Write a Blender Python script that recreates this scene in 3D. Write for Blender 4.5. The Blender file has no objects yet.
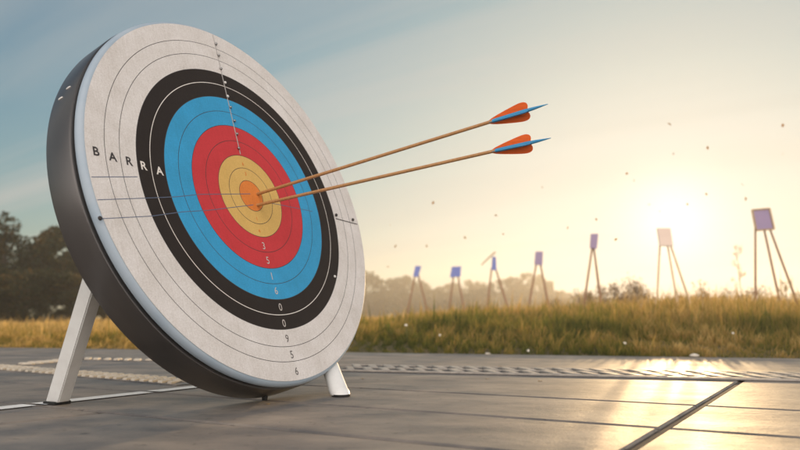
import bpy, bmesh, math, random
import numpy as np
from mathutils import Vector, Matrix, Quaternion

random.seed(7)
rng = np.random.default_rng(7)
S = bpy.context.scene
COL = S.collection

# ------------------------------------------------------------------ camera
CAM_H = 0.247
F_PX = 735.0                       # focal length in pixels of an 800 wide frame
HORIZON = 318.0
PITCH = math.atan((HORIZON - 225.0) / F_PX)
cam_data = bpy.data.cameras.new('camera')
cam = bpy.data.objects.new('camera', cam_data)
COL.objects.link(cam)
cam.location = (0, 0, CAM_H)
cam.rotation_euler = (math.pi / 2 + PITCH, 0, 0)
cam_data.sensor_width = 36.0
cam_data.lens = F_PX / 800.0 * 36.0
cam_data.clip_start = 0.05
cam_data.clip_end = 6000
cam_data.dof.use_dof = True
cam_data.dof.focus_distance = 2.2
cam_data.dof.aperture_fstop = 2.8
S.camera = cam

# ------------------------------------------------------------------ sun + sky
SUN_AZ = math.radians(20.6)        # clockwise from +Y
SUN_EL = math.radians(7.0)
SUN_DIR = Vector((math.sin(SUN_AZ) * math.cos(SUN_EL), math.cos(SUN_AZ) * math.cos(SUN_EL), math.sin(SUN_EL)))
sun_data = bpy.data.lights.new('sun', 'SUN')
sun_data.energy = 3.6
sun_data.angle = math.radians(0.5)
sun_data.color = (1.0, 0.67, 0.34)
sun = bpy.data.objects.new('sun', sun_data)
COL.objects.link(sun)
sun.rotation_euler = SUN_DIR.to_track_quat('Z', 'Y').to_euler()

world = bpy.data.worlds.new('World')
S.world = world
world.use_nodes = True
wn, wl = world.node_tree.nodes, world.node_tree.links
wn.clear()
w_out = wn.new('ShaderNodeOutputWorld')
w_bg = wn.new('ShaderNodeBackground')
w_bg.inputs['Strength'].default_value = 0.13
sky = wn.new('ShaderNodeTexSky')
sky.sky_type = 'NISHITA'
sky.sun_disc = False
sky.sun_elevation = SUN_EL
sky.sun_rotation = SUN_AZ
sky.altitude = 0
sky.air_density = 1.0
sky.dust_density = 1.2
sky.ozone_density = 1.6
geo = wn.new('ShaderNodeTexCoord')


def wmath(op, a, b=None, c=None, clamp=False):
    n = wn.new('ShaderNodeMath'); n.operation = op; n.use_clamp = clamp
    for i, v in enumerate((a, b, c)):
        if v is None: continue
        if isinstance(v, (int, float)): n.inputs[i].default_value = v
        else: wl.new(v, n.inputs[i])
    return n.outputs[0]


def wmix(fac, a, b, mode='MIX'):
    n = wn.new('ShaderNodeMix'); n.data_type = 'RGBA'; n.blend_type = mode
    for s, v in ((n.inputs[0], fac), (n.inputs[6], a), (n.inputs[7], b)):
        if isinstance(v, (int, float)): s.default_value = v
        elif isinstance(v, tuple): s.default_value = (*v, 1)
        else: wl.new(v, s)
    return n.outputs[2]


# the hazy evening glow around the sun, and thin high cirrus, both part of the sky itself
dotn = wn.new('ShaderNodeVectorMath'); dotn.operation = 'DOT_PRODUCT'
wl.new(geo.outputs['Generated'], dotn.inputs[0]); dotn.inputs[1].default_value = SUN_DIR
cosang = wmath('MAXIMUM', dotn.outputs['Value'], 0.0)
core = wmath('POWER', cosang, 700.0)
mid = wmath('POWER', cosang, 60.0)
wide = wmath('POWER', cosang, 7.0)
sep = wn.new('ShaderNodeSeparateXYZ'); wl.new(geo.outputs['Generated'], sep.inputs[0])
zz = wmath('MAXIMUM', sep.outputs['Z'], 0.0)
# cirrus: stretched noise on a high plane
zc = wmath('ADD', zz, 0.12)
px = wmath('DIVIDE', sep.outputs['X'], zc); py = wmath('DIVIDE', sep.outputs['Y'], zc)
CIR = math.radians(-58)
along_ = wmath('ADD', wmath('MULTIPLY', px, math.sin(CIR) * 0.16), wmath('MULTIPLY', py, math.cos(CIR) * 0.16))
across_ = wmath('ADD', wmath('MULTIPLY', px, math.cos(CIR) * 1.5), wmath('MULTIPLY', py, -math.sin(CIR) * 1.5))
cmb = wn.new('ShaderNodeCombineXYZ'); wl.new(along_, cmb.inputs[0]); wl.new(across_, cmb.inputs[1])
nz = wn.new('ShaderNodeTexNoise'); nz.inputs['Scale'].default_value = 1.0; nz.inputs['Detail'].default_value = 5; nz.inputs['Roughness'].default_value = 0.5; nz.inputs['Distortion'].default_value = 0.5
wl.new(cmb.outputs[0], nz.inputs['Vector'])
cr = wn.new('ShaderNodeMapRange'); cr.inputs[1].default_value = 0.44; cr.inputs[2].default_value = 0.70
wl.new(nz.outputs['Fac'], cr.inputs[0])
cirrus = wmath('MULTIPLY', cr.outputs[0], 0.62)
SKY_K = (5.0, 5.0, 4.75)
SKY_TINT = (0.60, 0.88, 1.0)
base = wmix(1.0, sky.outputs[0], SKY_TINT, 'MULTIPLY')
base = wmix(cirrus, base, (5.6, 5.5, 5.2))
# added bright bank in the unseen sky behind the camera, lights the target face
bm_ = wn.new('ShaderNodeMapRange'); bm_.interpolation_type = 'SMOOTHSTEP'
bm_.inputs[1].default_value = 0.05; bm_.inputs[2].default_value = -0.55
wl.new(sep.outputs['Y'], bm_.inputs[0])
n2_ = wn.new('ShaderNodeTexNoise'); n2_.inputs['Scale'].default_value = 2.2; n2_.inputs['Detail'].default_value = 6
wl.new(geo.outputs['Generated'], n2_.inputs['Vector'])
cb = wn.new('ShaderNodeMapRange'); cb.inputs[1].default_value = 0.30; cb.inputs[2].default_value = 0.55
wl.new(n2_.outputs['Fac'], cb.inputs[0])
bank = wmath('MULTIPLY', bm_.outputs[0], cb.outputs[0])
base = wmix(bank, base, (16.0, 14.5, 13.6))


def glow(col, fac, gain):
    n = wn.new('ShaderNodeVectorMath'); n.operation = 'SCALE'
    n.inputs[0].default_value = col
    wl.new(wmath('MULTIPLY', fac, gain), n.inputs['Scale'])
    return n.outputs[0]


# thick evening haze evens out the brightest part of the sky
def soften(c, K):
    n = wn.new('ShaderNodeSeparateXYZ'); wl.new(c, n.inputs[0]); cm = wn.new('ShaderNodeCombineXYZ')
    for i in range(3):
        q = wmath('POWER', wmath('DIVIDE', n.outputs[i], K[i]), 2.0)
        wl.new(wmath('DIVIDE', n.outputs[i], wmath('SQRT', wmath('ADD', q, 1.0))), cm.inputs[i])
    return cm.outputs[0]


front = soften(base, SKY_K)
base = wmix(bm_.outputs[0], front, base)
tot = base
for colr, fac, gain in (((1.0, 0.93, 0.74), wide, 0.0), ((1.0, 0.70, 0.32), mid, 0.45), ((1.0, 0.95, 0.75), core, 2.8)):
    n = wn.new('ShaderNodeVectorMath'); n.operation = 'ADD'
    wl.new(tot, n.inputs[0]); wl.new(glow(colr, fac, gain), n.inputs[1])
    tot = n.outputs[0]
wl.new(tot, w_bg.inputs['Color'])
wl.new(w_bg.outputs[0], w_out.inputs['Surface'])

S.view_settings.view_transform = 'Standard'
S.view_settings.look = 'None'
S.view_settings.exposure = 0.25
S.view_settings.gamma = 1.0
S.view_settings.use_curve_mapping = False
S.render.engine = 'CYCLES'
S.cycles.use_denoising = True
S.cycles.max_bounces = 8
S.cycles.transparent_max_bounces = 8
S.cycles.volume_bounces = 0
S.cycles.sample_clamp_indirect = 6

# ------------------------------------------------------------------ helpers
cp, sp = math.cos(PITCH), math.sin(PITCH)


def ray(x, y):
    cx, cy = (x - 400) / F_PX, (y - 225) / F_PX
    return Vector((cx, cp + sp * cy, sp - cp * cy))


def at_depth(x, y, d):
    """point seen at photo pixel x, y at forward distance d (metres along +Y)"""
    r = ray(x, y); r = r * (d / r.y)
    return Vector((r.x, r.y, r.z + CAM_H))


def on_ground(x, y, z=0.0):
    r = ray(x, y); k = -(CAM_H - z) / r.z
    return Vector((r.x * k, r.y * k, z))


def tag(o, label=None, cat=None, group=None, kind=None):
    if label: o['label'] = label
    if cat: o['category'] = cat
    if group: o['group'] = group
    if kind: o['kind'] = kind
    return o


def empty(name, loc, label, cat, group=None):
    o = bpy.data.objects.new(name, None); COL.objects.link(o)
    o.empty_display_size = 0.1
    o.location = loc
    return tag(o, label, cat, group)


def link_mesh(name, me, mats, parent=None, mw=None):
    o = bpy.data.objects.new(name, me); COL.objects.link(o)
    for m in (mats if isinstance(mats, (list, tuple)) else [mats]): me.materials.append(m)
    if parent is not None:
        o.parent = parent
        pm = Matrix.Translation(parent.location) @ parent.rotation_euler.to_matrix().to_4x4()
        if parent.parent is not None:
            pp = parent.parent
            pm = Matrix.Translation(pp.location) @ pp.rotation_euler.to_matrix().to_4x4() @ parent.matrix_basis
        o.matrix_basis = pm.inverted() @ (mw if mw is not None else Matrix.Identity(4))
    elif mw is not None:
        o.matrix_basis = mw
    return o


def bm_mesh(bm, smooth=False, angle=None):
    bmesh.ops.recalc_face_normals(bm, faces=bm.faces)
    me = bpy.data.meshes.new('m'); bm.to_mesh(me); bm.free()
    if smooth:
        me.polygons.foreach_set('use_smooth', [True] * len(me.polygons))
        if angle: me.set_sharp_from_angle(angle=angle)
    return me


def np_mesh(verts, faces, smooth=False):
    """verts (n,3), faces (m,k) all the same size"""
    me = bpy.data.meshes.new('m')
    verts = np.asarray(verts, np.float32); faces = np.asarray(faces, np.int32)
    m, k = faces.shape
    me.vertices.add(len(verts)); me.vertices.foreach_set('co', verts.ravel())
    me.loops.add(m * k); me.loops.foreach_set('vertex_index', faces.ravel())
    me.polygons.add(m)
    me.polygons.foreach_set('loop_start', np.arange(0, m * k, k, dtype=np.int32))
    if smooth: me.polygons.foreach_set('use_smooth', np.ones(m, bool))
    me.update(calc_edges=True); me.validate()
    return me


def tube(bm, pts, radii, seg=10, cap=True, squash=None):
    """tapered tube through pts"""
    pts = [Vector(p) for p in pts]
    rings = []
    ref = None
    for i, p in enumerate(pts):
        d = (pts[min(i + 1, len(pts) - 1)] - pts[max(i - 1, 0)]).normalized()
        if ref is None:
            ref = d.orthogonal().normalized()
        ref = (ref - d * ref.dot(d)).normalized()
        b = d.cross(ref)
        r = radii[i] if isinstance(radii, (list, tuple)) else radii
        rings.append([bm.verts.new(p + (ref * math.cos(a) + b * math.sin(a)) * r) for a in (2 * math.pi * k / seg for k in range(seg))])
    for r0, r1 in zip(rings, rings[1:]):
        for k in range(seg):
            bm.faces.new((r0[k], r0[(k + 1) % seg], r1[(k + 1) % seg], r1[k]))
    if cap:
        bm.faces.new(rings[0][::-1]); bm.faces.new(rings[-1])
    return rings


def lathe(bm, prof, seg=160, mat=0, close=False):
    """profile of (r, z) turned about local Z"""
    rings = []
    for r, z in prof:
        if r < 1e-6: rings.append([bm.verts.new((0, 0, z))])
        else: rings.append([bm.verts.new((r * math.cos(2 * math.pi * k / seg), r * math.sin(2 * math.pi * k / seg), z)) for k in range(seg)])
    for a, b in zip(rings, rings[1:]):
        for k in range(seg):
            k2 = (k + 1) % seg
            if len(a) == 1: f = bm.faces.new((a[0], b[k], b[k2]))
            elif len(b) == 1: f = bm.faces.new((a[k], b[0], a[k2]))
            else: f = bm.faces.new((a[k], b[k], b[k2], a[k2]))
            f.material_index = mat


def box_between(bm, a, b, w, d, side):
    """square bar from a to b; side = direction of its width"""
    a, b = Vector(a), Vector(b); ax = (b - a).normalized()
    s = (Vector(side) - ax * ax.dot(Vector(side))).normalized(); t = ax.cross(s)
    vs = [bm.verts.new(p + s * (w / 2 * i) + t * (d / 2 * j)) for p in (a, b) for i, j in ((-1, -1), (1, -1), (1, 1), (-1, 1))]
    for q in ((3, 2, 1, 0), (4, 5, 6, 7), (0, 1, 5, 4), (1, 2, 6, 5), (2, 3, 7, 6), (3, 0, 4, 7)):
        bm.faces.new([vs[i] for i in q])
    return vs


# ------------------------------------------------------------------ materials
def mat(name, color=(0.5, 0.5, 0.5), rough=0.5, metal=0.0, spec=0.5):
    m = bpy.data.materials.new(name); m.use_nodes = True
    b = m.node_tree.nodes['Principled BSDF']
    b.inputs['Base Color'].default_value = (*color, 1); b.inputs['Roughness'].default_value = rough
    b.inputs['Metallic'].default_value = metal; b.inputs['Specular IOR Level'].default_value = spec
    return m


def N(m, t, **kw):
    n = m.node_tree.nodes.new(t)
    for k, v in kw.items():
        if k in n.inputs: n.inputs[k].default_value = v
        else: setattr(n, k, v)
    return n


def L(m, a, b): m.node_tree.links.new(a, b)


def noisy(name, c0, c1, scale=20, rough=(0.5, 0.7), metal=0.0, bump=0.1, bscale=200, bdist=0.001, detail=6, stretch=None, lo=0.35, hi=0.65, spec=0.5, coord='Object'):
    m = mat(name, c0, rough[0], metal, spec); b = m.node_tree.nodes['Principled BSDF']
    tc = N(m, 'ShaderNodeTexCoord'); src = tc.outputs[coord]
    if stretch:
        mp_ = N(m, 'ShaderNodeMapping'); mp_.inputs['Scale'].default_value = stretch; L(m, src, mp_.inputs[0]); src = mp_.outputs[0]
    n1 = N(m, 'ShaderNodeTexNoise', Scale=scale, Detail=detail, Roughness=0.6); L(m, src, n1.inputs['Vector'])
    r1 = N(m, 'ShaderNodeMapRange'); r1.inputs[1].default_value = lo; r1.inputs[2].default_value = hi; L(m, n1.outputs['Fac'], r1.inputs[0])
    mx = N(m, 'ShaderNodeMix', data_type='RGBA'); mx.inputs[6].default_value = (*c0, 1); mx.inputs[7].default_value = (*c1, 1)
    L(m, r1.outputs[0], mx.inputs[0]); L(m, mx.outputs[2], b.inputs['Base Color'])
    rr = N(m, 'ShaderNodeMapRange'); rr.inputs[3].default_value = rough[0]; rr.inputs[4].default_value = rough[1]
    L(m, r1.outputs[0], rr.inputs[0]); L(m, rr.outputs[0], b.inputs['Roughness'])
    if bump:
        n2 = N(m, 'ShaderNodeTexNoise', Scale=bscale, Detail=4); L(m, src, n2.inputs['Vector'])
        bp = N(m, 'ShaderNodeBump', Strength=bump, Distance=bdist); L(m, n2.outputs['Fac'], bp.inputs['Height']); L(m, bp.outputs[0], b.inputs['Normal'])
    return m


def paper(name, c, var=0.12, warm=(1.0, 0.96, 0.9)):
    """printed straw paper: fibre mottling, faint stains and a fine woven bump"""
    dark = tuple(v * (1 - var * 1.6) * w for v, w in zip(c, warm))
    m = mat(name, c, 0.8, 0, 0.25); b = m.node_tree.nodes['Principled BSDF']
    tc = N(m, 'ShaderNodeTexCoord')
    n1 = N(m, 'ShaderNodeTexNoise', Scale=9, Detail=8, Roughness=0.65); L(m, tc.outputs['Object'], n1.inputs['Vector'])
    n2 = N(m, 'ShaderNodeTexNoise', Scale=260, Detail=3, Roughness=0.6); L(m, tc.outputs['Object'], n2.inputs['Vector'])
    mp_ = N(m, 'ShaderNodeMapping'); mp_.inputs['Scale'].default_value = (240, 16, 20); mp_.inputs['Rotation'].default_value = (0, 0, 0.2); L(m, tc.outputs['Object'], mp_.inputs[0])
    n3 = N(m, 'ShaderNodeTexNoise', Scale=1.0, Detail=3); L(m, mp_.outputs[0], n3.inputs['Vector'])
    a = N(m, 'ShaderNodeMath', operation='ADD'); L(m, n1.outputs['Fac'], a.inputs[0]); L(m, n2.outputs['Fac'], a.inputs[1])
    a2 = N(m, 'ShaderNodeMath', operation='ADD'); n3h = N(m, 'ShaderNodeMath', operation='MULTIPLY_ADD'); L(m, n3.outputs['Fac'], n3h.inputs[0]); n3h.inputs[1].default_value = 0.45; n3h.inputs[2].default_value = 0.28
    L(m, a.outputs[0], a2.inputs[0]); L(m, n3h.outputs[0], a2.inputs[1])
    r1 = N(m, 'ShaderNodeMapRange'); r1.inputs[1].default_value = 1.15; r1.inputs[2].default_value = 1.9; L(m, a2.outputs[0], r1.inputs[0])
    mx = N(m, 'ShaderNodeMix', data_type='RGBA'); mx.inputs[6].default_value = (*c, 1); mx.inputs[7].default_value = (*dark, 1)
    L(m, r1.outputs[0], mx.inputs[0]); L(m, mx.outputs[2], b.inputs['Base Color'])
    bp = N(m, 'ShaderNodeBump', Strength=0.35, Distance=0.0006); L(m, a2.outputs[0], bp.inputs['Height']); L(m, bp.outputs[0], b.inputs['Normal'])
    return m


P_WHITE = paper('white_paper', (0.80, 0.765, 0.735), 0.19)
P_BLACK = paper('black_print', (0.028, 0.022, 0.02), 0.2)
P_BLUE = paper('blue_print', (0.045, 0.36, 0.66), 0.14)
P_RED = paper('red_print', (0.62, 0.05, 0.06), 0.14)
P_GOLD = paper('gold_print', (0.74, 0.48, 0.15), 0.14)
P_ORANGE = paper('orange_print', (0.78, 0.24, 0.05), 0.14)
INK = mat('dark_ink', (0.035, 0.03, 0.03), 0.7)
INK_W = mat('white_ink', (0.75, 0.7, 0.64), 0.7)
NUM_K = mat('faded_dark_ink', (0.11, 0.10, 0.095), 0.75)
NUM_W = mat('faded_white_ink', (0.55, 0.50, 0.46), 0.75)
LINE_B = mat('blue_grey_line', (0.10, 0.13, 0.2), 0.7)
LIP = noisy('pale_blue_rim_paint', (0.33, 0.41, 0.48), (0.38, 0.45, 0.51), 14, (0.32, 0.5), 0, 0.08, 300)
DRUM = noisy('dark_brushed_metal', (0.135, 0.127, 0.123), (0.155, 0.145, 0.14), 3, (0.28, 0.31), 0.8, 0.0, 60, stretch=(1, 1, 4))
GROOVE = mat('black_groove', (0.012, 0.012, 0.014), 0.7)
LEGM = noisy('white_painted_metal', (0.80, 0.80, 0.77), (0.70, 0.69, 0.66), 22, (0.28, 0.45), 0, 0.06, 260, lo=0.45, hi=0.8)
RUBBER = mat('black_rubber', (0.012, 0.012, 0.012), 0.8)
STEEL = mat('pin_steel', (0.35, 0.34, 0.33), 0.3, 1.0)
THREAD = mat('grey_thread', (0.42, 0.40, 0.38), 0.7)
WHITE_DOT = mat('white_paint', (0.78, 0.76, 0.72), 0.5)
SHAFT = noisy('cedar_wood', (0.50, 0.26, 0.10), (0.38, 0.18, 0.06), 6, (0.35, 0.5), 0, 0.1, 120, stretch=(40, 40, 2))
VANE_O = noisy('orange_feather', (0.80, 0.13, 0.02), (0.62, 0.09, 0.015), 5, (0.7, 0.85), 0, 0.3, 40, 0.0005, stretch=(4, 4, 60), spec=0.2)
VANE_B = noisy('blue_feather', (0.03, 0.30, 0.55), (0.02, 0.22, 0.44), 5, (0.45, 0.6), 0, 0.3, 40, 0.0005, stretch=(4, 4, 60))


def translucent_leaf(name, cols, scale, trans=0.45, attr='tint', rough=0.6):
    """foliage: colour picked by each leaf's own tint, with light passing through"""
    m = bpy.data.materials.new(name); m.use_nodes = True
    nt = m.node_tree; b = nt.nodes['Principled BSDF']; out = nt.nodes['Material Output']
    at = N(m, 'ShaderNodeAttribute', attribute_name=attr)
    tc = N(m, 'ShaderNodeTexCoord')
    nz_ = N(m, 'ShaderNodeTexNoise', Scale=scale, Detail=3); L(m, tc.outputs['Object'], nz_.inputs['Vector'])
    ad = N(m, 'ShaderNodeMath', operation='ADD'); L(m, at.outputs['Fac'], ad.inputs[0])
    sc = N(m, 'ShaderNodeMath', operation='MULTIPLY_ADD'); L(m, nz_.outputs['Fac'], sc.inputs[0]); sc.inputs[1].default_value = 1.2; sc.inputs[2].default_value = -0.6
    L(m, sc.outputs[0], ad.inputs[1])
    cr_ = N(m, 'ShaderNodeValToRGB'); L(m, ad.outputs[0], cr_.inputs[0])
    el = cr_.color_ramp.elements
    while len(el) < len(cols): el.new(0.5)
    for i, c in enumerate(cols):
        el[i].position = i / (len(cols) - 1); el[i].color = (*c, 1)
    L(m, cr_.outputs[0], b.inputs['Base Color']); b.inputs['Roughness'].default_value = rough; b.inputs['Specular IOR Level'].default_value = 0.25
    tr = N(m, 'ShaderNodeBsdfTranslucent'); L(m, cr_.outputs[0], tr.inputs[0])
    ms = N(m, 'ShaderNodeMixShader'); ms.inputs[0].default_value = trans
    L(m, b.outputs[0], ms.inputs[1]); L(m, tr.outputs[0], ms.inputs[2]); L(m, ms.outputs[0], out.inputs['Surface'])
    return m


GRASS = translucent_leaf('meadow_grass_blades', [(0.03, 0.05, 0.01), (0.10, 0.13, 0.02), (0.235, 0.205, 0.035), (0.46, 0.29, 0.08), (0.68, 0.47, 0.17)], 0.6, 0.6)
AUTUMN = translucent_leaf('autumn_tree_leaves', [(0.007, 0.012, 0.005), (0.014, 0.024, 0.007), (0.04, 0.042, 0.011), (0.12, 0.07, 0.016), (0.24, 0.12, 0.025)], 0.35, 0.3)
FARLEAF = translucent_leaf('far_tree_leaves', [(0.03, 0.04, 0.02), (0.05, 0.06, 0.025), (0.09, 0.08, 0.03)], 0.3, 0.3)
SHRUBLEAF = translucent_leaf('shrub_leaves', [(0.10, 0.07, 0.03), (0.20, 0.11, 0.05), (0.28, 0.15, 0.07)], 2.0, 0.45)
BARK = noisy('bark', (0.07, 0.05, 0.035), (0.04, 0.03, 0.022), 8, (0.8, 0.9), 0, 0.5, 30, 0.01, stretch=(6, 6, 1))
DRYLEAF = noisy('dry_leaf', (0.62, 0.44, 0.22), (0.50, 0.33, 0.15), 60, (0.6, 0.7), 0, 0.2, 200)

# ------------------------------------------------------------------ ground
def gp(x, y): return Vector((on_ground(x, y).x, on_ground(x, y).y))


EDGE_A, EDGE_B = gp(0, 347.5), gp(800, 358.5)
EDGE_D = (EDGE_B - EDGE_A).normalized()


def edge_y(x):  # far edge of the paving
    return EDGE_A.y + (x - EDGE_A.x) * EDGE_D.y / EDGE_D.x


def clip(poly, a, b, keep_left=True, off=0.0):
    """half-plane clip of a convex polygon by the line a->b"""
    d = (b - a).normalized(); nrm = Vector((-d.y, d.x))
    sgn = 1 if keep_left else -1
    f = lambda p: sgn * (p - a).dot(nrm) - off
    out = []
    for i, p in enumerate(poly):
        q = poly[(i + 1) % len(poly)]; fp, fq = f(p), f(q)
        if fp >= 0: out.append(p)
        if (fp >= 0) != (fq >= 0): out.append(p + (q - p) * (fp / (fp - fq)))
    return out


def area(poly): return abs(sum(p.x * q.y - q.x * p.y for p, q in zip(poly, poly[1:] + poly[:1]))) / 2


PAVE = bpy.data.materials.new('slate_paving'); PAVE.use_nodes = True
_b = PAVE.node_tree.nodes['Principled BSDF']
_tc = N(PAVE, 'ShaderNodeTexCoord')
_n1 = N(PAVE, 'ShaderNodeTexNoise', Scale=1.6, Detail=8, Roughness=0.62); L(PAVE, _tc.outputs['Object'], _n1.inputs['Vector'])
_n2 = N(PAVE, 'ShaderNodeTexNoise', Scale=26, Detail=8, Roughness=0.7, Distortion=0.4); L(PAVE, _tc.outputs['Object'], _n2.inputs['Vector'])
_mp = N(PAVE, 'ShaderNodeMapping'); _mp.inputs['Scale'].default_value = (2.4, 3.4, 1); _mp.inputs['Rotation'].default_value = (0, 0, 0.35); L(PAVE, _tc.outputs['Object'], _mp.inputs[0])
_n3 = N(PAVE, 'ShaderNodeTexNoise', Scale=1.5, Detail=7, Roughness=0.6); L(PAVE, _mp.outputs[0], _n3.inputs['Vector'])
_cr = N(PAVE, 'ShaderNodeValToRGB'); _cr.color_ramp.elements[0].color = (0.062, 0.065, 0.070, 1); _cr.color_ramp.elements[1].color = (0.28, 0.235, 0.19, 1)
_cr.color_ramp.elements[0].position = 0.3; _cr.color_ramp.elements[1].position = 0.72
L(PAVE, _n3.outputs['Fac'], _cr.inputs[0])
_st = N(PAVE, 'ShaderNodeMapRange'); _st.inputs[1].default_value = 0.60; _st.inputs[2].default_value = 0.66; L(PAVE, _n2.outputs['Fac'], _st.inputs[0])
_mx = N(PAVE, 'ShaderNodeMix', data_type='RGBA'); _mx.inputs[7].default_value = (0.04, 0.036, 0.033, 1)
_stm = N(PAVE, 'ShaderNodeMath', operation='MULTIPLY'); _stm.inputs[1].default_value = 0.8; L(PAVE, _st.outputs[0], _stm.inputs[0])
L(PAVE, _stm.outputs[0], _mx.inputs[0]); L(PAVE, _cr.outputs[0], _mx.inputs[6]); L(PAVE, _mx.outputs[2], _b.inputs['Base Color'])
_rr = N(PAVE, 'ShaderNodeMapRange'); _rr.inputs[1].default_value = 0.3; _rr.inputs[2].default_value = 0.7; _rr.inputs[3].default_value = 0.50; _rr.inputs[4].default_value = 0.66; _b.inputs['Specular IOR Level'].default_value = 0.6
L(PAVE, _n1.outputs['Fac'], _rr.inputs[0]); L(PAVE, _rr.outputs[0], _b.inputs['Roughness'])
_ad = N(PAVE, 'ShaderNodeMath', operation='MULTIPLY_ADD'); L(PAVE, _n2.outputs['Fac'], _ad.inputs[0]); _ad.inputs[1].default_value = 0.35; L(PAVE, _n3.outputs['Fac'], _ad.inputs[2])
_n4 = N(PAVE, 'ShaderNodeTexNoise', Scale=170, Detail=3, Roughness=0.6); L(PAVE, _tc.outputs['Object'], _n4.inputs['Vector'])
_ad4 = N(PAVE, 'ShaderNodeMath', operation='MULTIPLY_ADD'); L(PAVE, _n4.outputs['Fac'], _ad4.inputs[0]); _ad4.inputs[1].default_value = 0.14; L(PAVE, _ad.outputs[0], _ad4.inputs[2])
_ad = _ad4
_bp = N(PAVE, 'ShaderNodeBump', Strength=0.6, Distance=0.008); L(PAVE, _ad.outputs[0], _bp.inputs['Height']); L(PAVE, _bp.outputs[0], _b.inputs['Normal'])
MORTAR = noisy('dark_joint_mortar', (0.035, 0.032, 0.03), (0.055, 0.05, 0.045), 40, (0.8, 0.9), 0, 0.3, 200)
STRIP = noisy('brown_joint_strip', (0.045, 0.036, 0.03), (0.06, 0.048, 0.04), 30, (0.85, 0.95), 0, 0.2, 200)

big = [Vector((-30, -8)), Vector((30, -8)), Vector((30, 30)), Vector((-30, 30))]
pave_poly = clip(big, EDGE_A, EDGE_B, keep_left=False)
LA = (gp(350.7, 387.6), gp(800, 410.6)); LB = (gp(0, 382), gp(360, 407)); LC = (gp(0, 402), gp(465, 447))
LR = (gp(400, 367.6), gp(800, 380)); LQ = (gp(742, 380), gp(628, 450)); LD = (gp(0, 424), gp(96, 413.4))
GAP = 0.011


def split(polys, ln, gap=GAP):
    out = []
    for p in polys:
        for side in (True, False):
            q = clip(p, ln[0], ln[1], side, gap)
            if len(q) > 2 and area(q) > 1e-4: out.append(q)
    return out


back = clip(pave_poly, *LR, True, GAP); rest = clip(pave_poly, *LR, False, GAP)
polys = split([back], (Vector((-3.6, 3)), Vector((-5.2, 8))))
rowA = [clip(rest, *LA, True, GAP)]; rest = clip(rest, *LA, False, GAP)
rowB = [clip(rest, *LB, True, GAP)]; rest = clip(rest, *LB, False, GAP)
rowC = [clip(rest, *LC, True, GAP)]; rest = clip(rest, *LC, False, GAP)
rowD = split([rest], LD)
front_rows = split(rowA + rowB + rowC + rowD, LQ, 0.010)
polys += front_rows


def slab(bm, poly, z0, z1, bev=0.006):
    if sum(p.x * q.y - q.x * p.y for p, q in zip(poly, poly[1:] + poly[:1])) < 0: poly = poly[::-1]
    inner = list(poly)
    for i in range(len(poly)):
        a_, b_ = poly[i], poly[(i + 1) % len(poly)]
        if (b_ - a_).length > 1e-5: inner = clip(inner, a_, b_, True, bev)
    top = [bm.verts.new((p.x, p.y, z1)) for p in inner]
    bm.faces.new(top)
    n_ = len(poly)
    if len(inner) == n_:
        # match by nearest
        k0 = min(range(n_), key=lambda k: (inner[k] - poly[0]).length)
        top = top[k0:] + top[:k0]
        e = [bm.verts.new((p.x, p.y, z1 - bev * 0.7)) for p in poly]; l = [bm.verts.new((p.x, p.y, z0)) for p in poly]
        for i in range(n_):
            j = (i + 1) % n_
            bm.faces.new((e[i], e[j], top[j], top[i])); bm.faces.new((l[i], l[j], e[j], e[i]))


bm = bmesh.new()
for p in polys: slab(bm, p, -0.03, 0.0)
pav = link_mesh('pavement', bm_mesh(bm), PAVE); tag(pav, kind='structure')
bm = bmesh.new()
bm.faces.new([bm.verts.new((p.x, p.y, -0.012)) for p in pave_poly])
tag(link_mesh('pavement_joints', bm_mesh(bm), MORTAR), kind='structure')
bm = bmesh.new()
qd = (LQ[1] - LQ[0]).normalized(); qn = Vector((-qd.y, qd.x))
qa, qb = LQ[0] - qd * 0.02, LQ[0] + qd * 6
slab(bm, [qa + qn * 0.0085, qb + qn * 0.0085, qb - qn * 0.0085, qa - qn * 0.0085], -0.0115, -0.006, 0.003)
tag(link_mesh('pavement_strip', bm_mesh(bm), STRIP), kind='structure')

# painted line
bm = bmesh.new()
la, lb = gp(0, 409), gp(190, 388); ld = (lb - la).normalized(); ln_ = Vector((-ld.y, ld.x)) * 0.032
la = la - ld * 3; lb = lb + ld * 0.25
cuts = []
for lnx in (LB, LC, LD):
    d2 = (lnx[1] - lnx[0]).normalized(); n2 = Vector((-d2.y, d2.x))
    t = (lnx[0] - la).dot(n2) / ld.dot(n2)
    if 0 < t < (lb - la).length: cuts.append((t, 0.013 / abs(ld.dot(n2))))
cuts.sort(); t0 = 0.0; segs = []
for t, w in cuts: segs.append((t0, t - w)); t0 = t + w
segs.append((t0, (lb - la).length))
for s0, s1 in segs:
    if s1 - s0 < 0.01: continue
    a_, b_ = la + ld * s0, la + ld * s1
    bm.faces.new([bm.verts.new((p.x, p.y, 0.003)) for p in (a_ - ln_, b_ - ln_, b_ + ln_, a_ + ln_)])
LINEM = noisy('worn_white_line_paint', (0.72, 0.74, 0.74), (0.5, 0.52, 0.53), 30, (0.5, 0.7), 0, 0.2, 200, lo=0.5, hi=0.75)
tag(link_mesh('pavement_marking', bm_mesh(bm), LINEM), kind='structure')

# field: a gentle grassy bank behind the paving, then one sheet out to the horizon
SOIL = noisy('field_soil', (0.07, 0.055, 0.02), (0.12, 0.085, 0.03), 2.5, (0.9, 1.0), 0, 0.4, 20, 0.02)


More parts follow.
